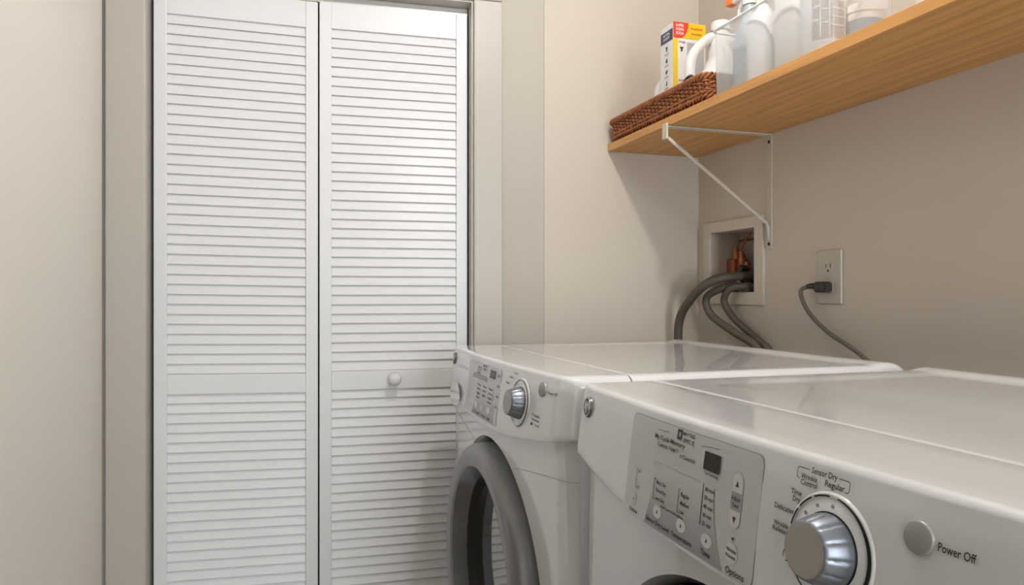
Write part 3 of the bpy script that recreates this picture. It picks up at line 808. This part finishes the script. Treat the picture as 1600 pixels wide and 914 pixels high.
pts = [(1.089, 1.290, 1.347), (1.084, 1.305, 1.340), (1.083, 1.303, 1.322), (1.088, 1.284, 1.289), (1.094, 1.238, 1.252), (1.090, 1.176, 1.227), (1.080, 1.121, 1.206), (1.066, 1.070, 1.178), (1.055, 1.055, 1.12)]
bm = bmesh.new(); tube(bm, spline([(p[0] - RX, p[1] - 1.252, p[2] - 1.345) for p in pts], 12), .0046, 12)
obj('cable', bm, M['cord'], cd, True, 60)

# ------------------------------------------------------------------ wicker basket
BX0, BX1, BY0, BY1, BZ = SX + .010, RX - .020, 1.296, BY - .022, SZ1
def loop(z, flare, n):
    """rounded rectangle path around the basket at height z"""
    x0, x1, y0, y1 = BX0 - flare, BX1, BY0 - flare * .3, BY1 + flare * .3
    r_ = .02; pts = []
    segs = [((x0 + r_, y0), (x1 - r_, y0)), None, ((x1, y0 + r_), (x1, y1 - r_)), None, ((x1 - r_, y1), (x0 + r_, y1)), None, ((x0, y1 - r_), (x0, y0 + r_)), None]
    cs = [(x1 - r_, y0 + r_, -90), (x1 - r_, y1 - r_, 0), (x0 + r_, y1 - r_, 90), (x0 + r_, y0 + r_, 180)]
    poly = []; ci = 0
    for s_ in segs:
        if s_:
            (a, b_), (c, d) = s_; k = max(1, int(math.hypot(c - a, d - b_) / .003))
            poly += [(a + (c - a) * i / k, b_ + (d - b_) * i / k) for i in range(k)]
        else:
            cx, cy, a0 = cs[ci]; ci += 1
            poly += [(cx + r_ * math.cos(math.radians(a0 + 90 * i / 8)), cy + r_ * math.sin(math.radians(a0 + 90 * i / 8))) for i in range(8)]
    d = [0]
    for i in range(len(poly)):
        a, b_ = poly[i], poly[(i + 1) % len(poly)]; d.append(d[-1] + math.hypot(b_[0] - a[0], b_[1] - a[1]))
    T = d[-1]; out = []; j = 0
    for i in range(n):
        t = T * i / n
        while d[j + 1] < t: j += 1
        a, b_ = poly[j], poly[(j + 1) % len(poly)]; q = (t - d[j]) / max(1e-9, d[j + 1] - d[j])
        out.append(Vector((a[0] + (b_[0] - a[0]) * q, a[1] + (b_[1] - a[1]) * q, z)))
    return out
bk = thing('wicker_basket', 'low brown wicker basket at the corner end of the shelf', 'basket', ((BX0 + BX1) / 2, (BY0 + BY1) / 2, BZ))
off = Vector(((BX0 + BX1) / 2, (BY0 + BY1) / 2, BZ))
NS = 84
HB = .050
def nrm(path, i):
    t = path[(i + 1) % len(path)] - path[i - 1]; n_ = Vector((t.y, -t.x, 0)); return n_.normalized()
bm = bmesh.new()
for k in range(9):
    z = BZ + .012 + k * (HB - .016) / 8.0; fl = .004 + .008 * k / 8
    base = loop(z, fl, NS * 2)
    path = [p + nrm(base, i) * (.0036 * (1 if (i // 2 + k) % 2 == 0 else -1) * (1 if i % 2 == 0 else 0)) - off for i, p in enumerate(base)]
    tube(bm, path, .0020, 6, closed=True)
obj('woven_wall', bm, M['wicker'], bk, True)
bm = bmesh.new(); A_ = [bm.verts.new(p - off) for p in loop(BZ + .001, -.001, 200)]; B_ = [bm.verts.new(p - off) for p in loop(BZ + HB, .009, 200)]
for i in range(200): bm.faces.new((A_[i], A_[(i + 1) % 200], B_[(i + 1) % 200], B_[i]))
obj('inner_weave', bm, M['wicker'], bk, True)
bm = bmesh.new()
lo, hi = loop(BZ + .002, .003, NS), loop(BZ + HB, .013, NS)
for a, b_ in zip(lo, hi): tube(bm, [a - off, b_ - off], .0026, 6)
obj('stakes', bm, M['wicker'], bk, True)
def rope(z, fl, R, r_, turns, strands, n=660, zs=1.0):
    bm = bmesh.new(); base = loop(z, fl, n)
    for k in range(strands):
        path = []
        for i, p in enumerate(base):
            a = 2 * PI * (turns * i / n + k / strands)
            path.append(p + nrm(base, i) * (R * math.cos(a)) + Vector((0, 0, R * zs * math.sin(a))) - off)
        tube(bm, path, r_, 6, closed=True)
    return bm
obj('braided_rim', rope(BZ + HB + .001, .013, .0044, .0030, 46, 3, zs=1.25), M['wicker'], bk, True)
obj('twisted_foot', rope(BZ + .0105, .006, .0030, .0026, 60, 2), M['wicker'], bk, True)
obj('lower_twist', rope(BZ + .0190, .007, .0024, .0024, 60, 2), M['wicker'], bk, True)
obj('basket_floor', bx(BX0 - off.x, BX1 - off.x, BY0 - off.y, BY1 - off.y, .001, .006), M['wicker'], bk)
hb = bmesh.new(); tube(hb, spline([(BX0 - .006 - off.x, 1.392 - off.y, HB + .003), (BX0 - .004 - off.x, 1.378 - off.y, HB + .016), (BX0 - .004 - off.x, 1.358 - off.y, HB + .018), (BX0 - .006 - off.x, 1.338 - off.y, HB + .004)], 8), .0032, 8)
obj('rim_loop', hb, M['plug'], bk, True)

# ------------------------------------------------------------------ carton in the basket
FZ = BZ + .0065
ct = thing('detergent_carton', 'tall white and yellow carton with a red corner standing in the wicker basket', 'carton', (.911, 1.5045, FZ), 0.0)
HX, HY, HZ = .043, .029, .224
obj('carton_body', bx(-HX, HX, -HY, HY, 0, HZ, bev=.0008), M['carton'], ct)
def plate_x(name, y0, y1, z0, z1, m_, parent=ct, e=.0004):   # on the room-facing narrow side
    return obj(name, bx(-HX - e, -HX, y0, y1, z0, z1), m_, parent)
def plate_y(name, x0, x1, z0, z1, m_, parent=ct, e=.0004):   # on the wide side that faces along the shelf
    return obj(name, bx(x0, x1, -HY - e, -HY, z0, z1), m_, parent)
plate_y('yellow_edge', -HX, -HX + .012, 0, HZ - .037, M['yellow'])
plate_y('yellow_band', -HX, HX, HZ - .037, HZ, M['yellow'])
plate_x('navy_patch', -HY + .002, HY - .002, HZ - .040, HZ - .014, M['navy'])
obj('yellow_top', bx(-HX, HX, -HY, HY, HZ, HZ + .0006), M['yellow'], ct)
bm = bmesh.new(); pts = [(-HX, HZ - .037), (-HX + .0, HZ), (-HX + .040, HZ)] + [(-HX + .040 - .024 * (1 - math.cos(PI / 2 * i / 8)), HZ - .037 * math.sin(PI / 2 * i / 8)) for i in range(1, 9)]
a = [bm.verts.new((x, -HY - .0008, z)) for x, z in pts]; bm.faces.new(a)
r_ = bmesh.ops.extrude_face_region(bm, geom=bm.faces[:]); bmesh.ops.translate(bm, verts=[v for v in r_['geom'] if isinstance(v, bmesh.types.BMVert)], vec=(0, .0006, 0))
obj('red_corner', bm, M['red'], ct)
def flat_text(bm, s, size, w_, org, ax, up, align='CENTER'):
    vs, fs = text_verts(s, size, align)
    if w_:
        x0 = min(p[0] for p in vs); x1 = max(p[0] for p in vs); k = w_ / (x1 - x0); vs = [((a - (x0 + x1) / 2) * k, b_) for a, b_ in vs]
    V = [bm.verts.new(Vector(org) + Vector(ax) * x + Vector(up) * y) for x, y in vs]
    for f in fs:
        try: bm.faces.new([V[i] for i in f])
        except ValueError: pass
bm = bmesh.new()
for i, t in enumerate(('SUPER', 'WASHING', 'SODA')): flat_text(bm, t, .009, .021, (-HX + .017, -HY - .0011, HZ - .008 - i * .009), (1, 0, 0), (0, 0, 1))
for i, t in enumerate(('NATURAL', 'LAUNDRY')): flat_text(bm, t, .009, .030, (-HX - .0008, 0, HZ - .022 - i * .009), (0, -1, 0), (0, 0, 1))
obj('light_lettering', bm, M['carton'], ct)
bm = bmesh.new()
flat_text(bm, 'Household', .008, .030, (HX - .025, -HY - .0009, HZ - .012), (1, 0, 0), (0, 0, 1)); flat_text(bm, 'booster', .008, .028, (HX - .025, -HY - .0009, HZ - .024), (1, 0, 0), (0, 0, 1))
obj('yellow_band_lettering', bm, M['red'], ct)
bm = bmesh.new()
def glyph(cx, z, k, side):
    """small pictograms down the sides of the carton"""
    shapes = [[(-1, 1), (1, 1), (.5, .1), (.35, -1), (-.35, -1), (-.5, .1)], [(-.2, 1), (.2, 1), (.9, -.3), (.5, -1), (-.5, -1), (-.9, -.3)], [(-1, .2), (-.2, .6), (1, .9), (.6, -.3), (.1, -1), (-.7, -.8)],
              [(-.3, 1), (.2, 1), (.3, .1), (.7, -1), (-.6, -1), (-.3, 0)], [(0, 1.1), (.35, .2), (.6, -1), (-.4, -1), (-.3, .1)], [(math.cos(i * PI / 4), math.sin(i * PI / 4)) for i in range(8)]][k % 6]
    s_ = .0055
    if side == 'x': V = [bm.verts.new((-HX - .0006, cx - a * s_, z + b_ * s_)) for a, b_ in shapes]
    else: V = [bm.verts.new((cx + a * s_, -HY - .0006, z + b_ * s_)) for a, b_ in shapes]
    bm.faces.new(V)
for k in range(6): glyph(0, HZ - .056 - k * .0265, k, 'x')
obj('pictograms', bm, M['navy'], ct); bm = bmesh.new()
glyph(-HX + .022, HZ - .062, 0, 'y'); glyph(-HX + .022, HZ - .150, 1, 'y')
obj('pictograms', bm, M['navy'], ct)
bm = bmesh.new()
for k in range(6): flat_text(bm, 'laundry', .006, .018, (-HX - .0007, 0, HZ - .068 - k * .0265), (0, -1, 0), (0, 0, 1))
flat_text(bm, 'WASH', .007, .018, (-HX + .0225, -HY - .0008, HZ - .046), (1, 0, 0), (0, 0, 1)); flat_text(bm, 'SOAK', .007, .018, (-HX + .0225, -HY - .0008, HZ - .135), (1, 0, 0), (0, 0, 1))
obj('small_lettering', bm, mat('maroon_ink', (.25, .05, .06), .5), ct)
plate_y('picture_panel', -HX + .036, HX - .004, .02, HZ - .045, mat('carton_grey_print', (.50, .47, .48), .5))

# ------------------------------------------------------------------ bottles
def bottle_body(bm, rx, ry, prof, seg=36, p=3.0, mtx=None):
    """super-elliptic bottle; prof = (scale, z)"""
    rings = []
    for sc_, z in prof:
        if isinstance(sc_, tuple): ax, ay, pw = sc_
        else: ax, ay, pw = rx * sc_, ry * sc_, p
        ring = []
        for i in range(seg):
            t = 2 * PI * i / seg; c_, s_ = math.cos(t), math.sin(t)
            ring.append(bm.verts.new((ax * math.copysign(abs(c_) ** (2 / pw), c_), ay * math.copysign(abs(s_) ** (2 / pw), s_), z)))
        rings.append(ring)
    for a, b_ in zip(rings, rings[1:]):
        for i in range(seg): bm.faces.new((a[i], a[(i + 1) % seg], b_[(i + 1) % seg], b_[i]))
    bm.faces.new(rings[0][::-1]); bm.faces.new(rings[-1])
    if mtx is not None: bmesh.ops.transform(bm, matrix=mtx, verts=[v for r in rings for v in r])
    return bm
def jug(name, label, loc, rz, rx, ry, H, m_, capm, cat='bottle', handle=True, group=None, lab=None):
    r0 = thing(name, label, cat, loc, rz, group)
    bm = bmesh.new()
    nk = min(rx, ry) * .42
    if handle:
        # body leans to one side above mid height so the hand hole opens beside it
        prof = [((rx * .93, ry * .93, 4), 0), ((rx, ry, 4), .006), ((rx, ry, 4), H * .22), ((rx * .98, ry * .97, 3.5), H * .28)]
        bottle_body(bm, rx, ry, prof)
        up = [((rx * .98, ry * .97, 3.5), H * .278), ((rx * .66, ry * .90, 3), H * .36), ((rx * .50, ry * .80, 2.6), H * .48), ((rx * .46, ry * .74, 2.6), H * .62), ((rx * .48, ry * .62, 2.3), H * .76), ((nk, nk, 2), H * .88), ((nk, nk, 2), H * .92)]
        rings = []
        for (ax, ay, pw), z in up:
            t_ = (z - H * .278) / (H * .64); sx = rx * .34 * min(1, t_ * 2) * (1 - max(0, t_ - .55) * .9)
            ring = []
            for i in range(32):
                t = 2 * PI * i / 32; c_, s_ = math.cos(t), math.sin(t)
                ring.append(bm.verts.new((sx + ax * math.copysign(abs(c_) ** (2 / pw), c_), ay * math.copysign(abs(s_) ** (2 / pw), s_), z)))
            rings.append(ring)
        for a, b_ in zip(rings, rings[1:]):
            for i in range(32): bm.faces.new((a[i], a[(i + 1) % 32], b_[(i + 1) % 32], b_[i]))
        bm.faces.new(rings[-1])
        cx = rx * .34 * .6
        tube(bm, spline([(-rx * .80, 0, H * .22), (-rx * .86, 0, H * .42), (-rx * .72, 0, H * .62), (-rx * .22, 0, H * .80), (cx, 0, H * .84)], 8), [.0115] * 33, 14, flat=.95)
    else:
        cx = 0
        bottle_body(bm, rx, ry, [((rx * .93, ry * .93, 3), 0), ((rx, ry, 3), .006), ((rx, ry, 3), H * .62), ((rx * .93, ry * .93, 2.6), H * .70), ((rx * .70, ry * .75, 2.3), H * .79), ((nk * 1.1, nk * 1.1, 2), H * .86), ((nk, nk, 2), H * .92)])
    body = obj('bottle_body', bm, m_, r0, True, 50)
    obj('bottle_cap', lathe(bmesh.new(), [(0, H * .905), (nk * 1.22, H * .905), (nk * 1.22, H * .985), (nk * 1.12, H), (0, H)], 28, Matrix.Translation((cx, 0, 0))), capm, r0, True, 40)
    if lab:
        lm, z0, z1, k0, k1 = lab
        bm = bmesh.new(); rows = []
        for j in range(2):
            rows.append([bm.verts.new(((rx + .0006) * math.copysign(abs(math.cos(t)) ** (2 / 3), math.cos(t)), (ry + .0006) * math.copysign(abs(math.sin(t)) ** (2 / 3), math.sin(t)), (z0, z1)[j]))
                         for t in [math.radians(k0 + (k1 - k0) * i / 20) for i in range(21)]])
        for i in range(20): bm.faces.new((rows[0][i], rows[0][i + 1], rows[1][i + 1], rows[1][i]))
        lb = obj('bottle_label', bm, lm, r0, True)
        bm = bmesh.new()      # pale rules and text blocks printed on the label
        def band(a0, a1, za, zb):
            rw = [[bm.verts.new(((rx + .0011) * math.copysign(abs(math.cos(t)) ** (2 / 3), math.cos(t)), (ry + .0011) * math.copysign(abs(math.sin(t)) ** (2 / 3), math.sin(t)), z_)) for t in [math.radians(a0 + (a1 - a0) * i / 8) for i in range(9)]] for z_ in (za, zb)]
            for i in range(8): bm.faces.new((rw[0][i], rw[0][i + 1], rw[1][i + 1], rw[1][i]))
        for a0, a1 in ((208, 212), (240, 244)): band(a0, a1, z0 + .002, z1 - .012)
        for zz in (.030, .052, .074, .088): band(187, 207, z0 + zz, z0 + zz + .003); band(214, 238, z0 + zz - .006, z0 + zz - .004)
        for zz in (.020, .034, .048, .062, .076): band(246, 282, z0 + zz, z0 + zz + .002)
        band(187, 283, z1 - .014, z1 - .011)
        obj('label_print', bm, M['bottle'], lb)
    return r0
jug('detergent_jug', 'white jug with a curved hand grip in the wicker basket, right of the carton', (.932, 1.404, FZ), 0.05, .077, .042, .205, M['bottle'], M['bottle'])
jug('detergent_bottle', 'small white bottle at the left behind the carton in the wicker basket', (.930, 1.600, FZ), .3, .036, .030, .160, M['bottle'], M['bottle'], handle=False)

# ------------------------------------------------------------------ clear storage bin and what stands in it
NX0, NX1, NY0, NY1, NH = SX + .004, SX + .136, .938, 1.281, .137
NCX, NCY = (NX0 + NX1) / 2, (NY0 + NY1) / 2
bn = thing('storage_bin', 'translucent plastic bin full of bottles in the middle of the shelf', 'storage bin', (NCX, NCY, SZ1))
def rr(hx, hy, r_, n=6):
    pts = []
    for cx, cy, a0 in ((hx - r_, -hy + r_, -90), (hx - r_, hy - r_, 0), (-hx + r_, hy - r_, 90), (-hx + r_, -hy + r_, 180)):
        pts += [(cx + r_ * math.cos(math.radians(a0 + 90 * i / n)), cy + r_ * math.sin(math.radians(a0 + 90 * i / n))) for i in range(n + 1)]
    return pts
bm = bmesh.new(); hx, hy = (NX1 - NX0) / 2, (NY1 - NY0) / 2
levels = [(hx - .007, hy - .007, .012, .001), (hx - .005, hy - .005, .012, .004), (hx - .003, hy - .003, .012, NH - .006)]
rings = [[bm.verts.new((x, y, z)) for x, y in rr(a, b_, c)] for a, b_, c, z in levels]
for a, b_ in zip(rings, rings[1:]):
    for i in range(len(a)): bm.faces.new((a[i], a[(i + 1) % len(a)], b_[(i + 1) % len(a)], b_[i]))
bm.faces.new(rings[0][::-1])
bin_o = obj('bin_wall', bm, M['bin'], bn, True, 40)
bm = bmesh.new(); tube(bm, [(x, y, NH - .003) for x, y in rr(hx - .002, hy - .002, .012)], .0028, 8, closed=True)
obj('bin_rim', bm, mat('clear_rim', (.85, .86, .85), .2), bn, True)
IZ = SZ1 + .0045
# spray bottle with orange nozzle
sp_ = thing('spray_bottle', 'spray bottle with an orange nozzle at the corner end of the plastic bin', 'spray bottle', (NX0 + .062, 1.236, IZ), PI / 2)
bm = bottle_body(bmesh.new(), .036, .026, [((.034, .024, 3), 0), ((.036, .026, 3), .005), ((.036, .026, 3), .105), ((.030, .024, 2.5), .125), ((.016, .016, 2), .150), ((.0125, .0125, 2), .170), ((.0125, .0125, 2), .178)])
obj('bottle_body', bm, M['blueg'], sp_, True, 50)
bm = bmesh.new(); lathe(bm, [(0, .176), (.015, .176), (.015, .192), (.011, .196), (0, .196)], 24); box(bm, -.018, .051, -.009, .009, .195, .220, bev=.005); tube(bm, spline([(.020, 0, .198), (.034, 0, .180), (.036, 0, .165)], 6), .004, 8)
obj('spray_head', bm, M['bottle'], sp_, True, 40)
obj('nozzle', bx(.050, .072, -.009, .009, .197, .217, bev=.003), M['orange'], sp_)
jug('cleaner_bottle', 'tall frosted white bottle beside the spray bottle in the plastic bin', (NX0 + .042, 1.168, IZ), .3, .029, .026, .165, M['clearb'], M['bottle'], handle=False)
jug('bleach_jug', 'large white jug standing in the middle of the plastic bin', (NX0 + .064, 1.086, IZ), 1.5, .044, .042, .235, M['bottle'], M['bottle'], handle=False)
jug('labelled_bottle', 'white bottle with a grey printed label near the right end of the plastic bin', (NX0 + .037, 1.004, IZ), 0.1, .030, .034, .240, M['clearb'], M['bottle'], handle=False, lab=(M['label'], .018, .125, 185, 285))
tb = thing('lidded_tub', 'round tub with a blue label at the right end of the plastic bin', 'tub', (NX0 + .096, .976, IZ))
obj('tub_body', lathe(bmesh.new(), [(0, 0), (.026, 0), (.029, .003), (.0305, .062), (.0305, .064)], 48), M['plastic'], tb, True, 40)
obj('tub_lid', lathe(bmesh.new(), [(.0305, .062), (.0325, .063), (.0325, .074), (.030, .076), (0, .077)], 48), M['bottle'], tb, True, 40)
obj('tub_label', lathe(bmesh.new(), [(.0300, .010), (.0312, .050)], 48), M['labelblue'], tb, True)
jug('soap_jug', 'white jug standing on the shelf just right of the plastic bin', (1.035, .890, SZ1), 1.2, .060, .045, .24, M['bottle'], M['bottle'], handle=False)
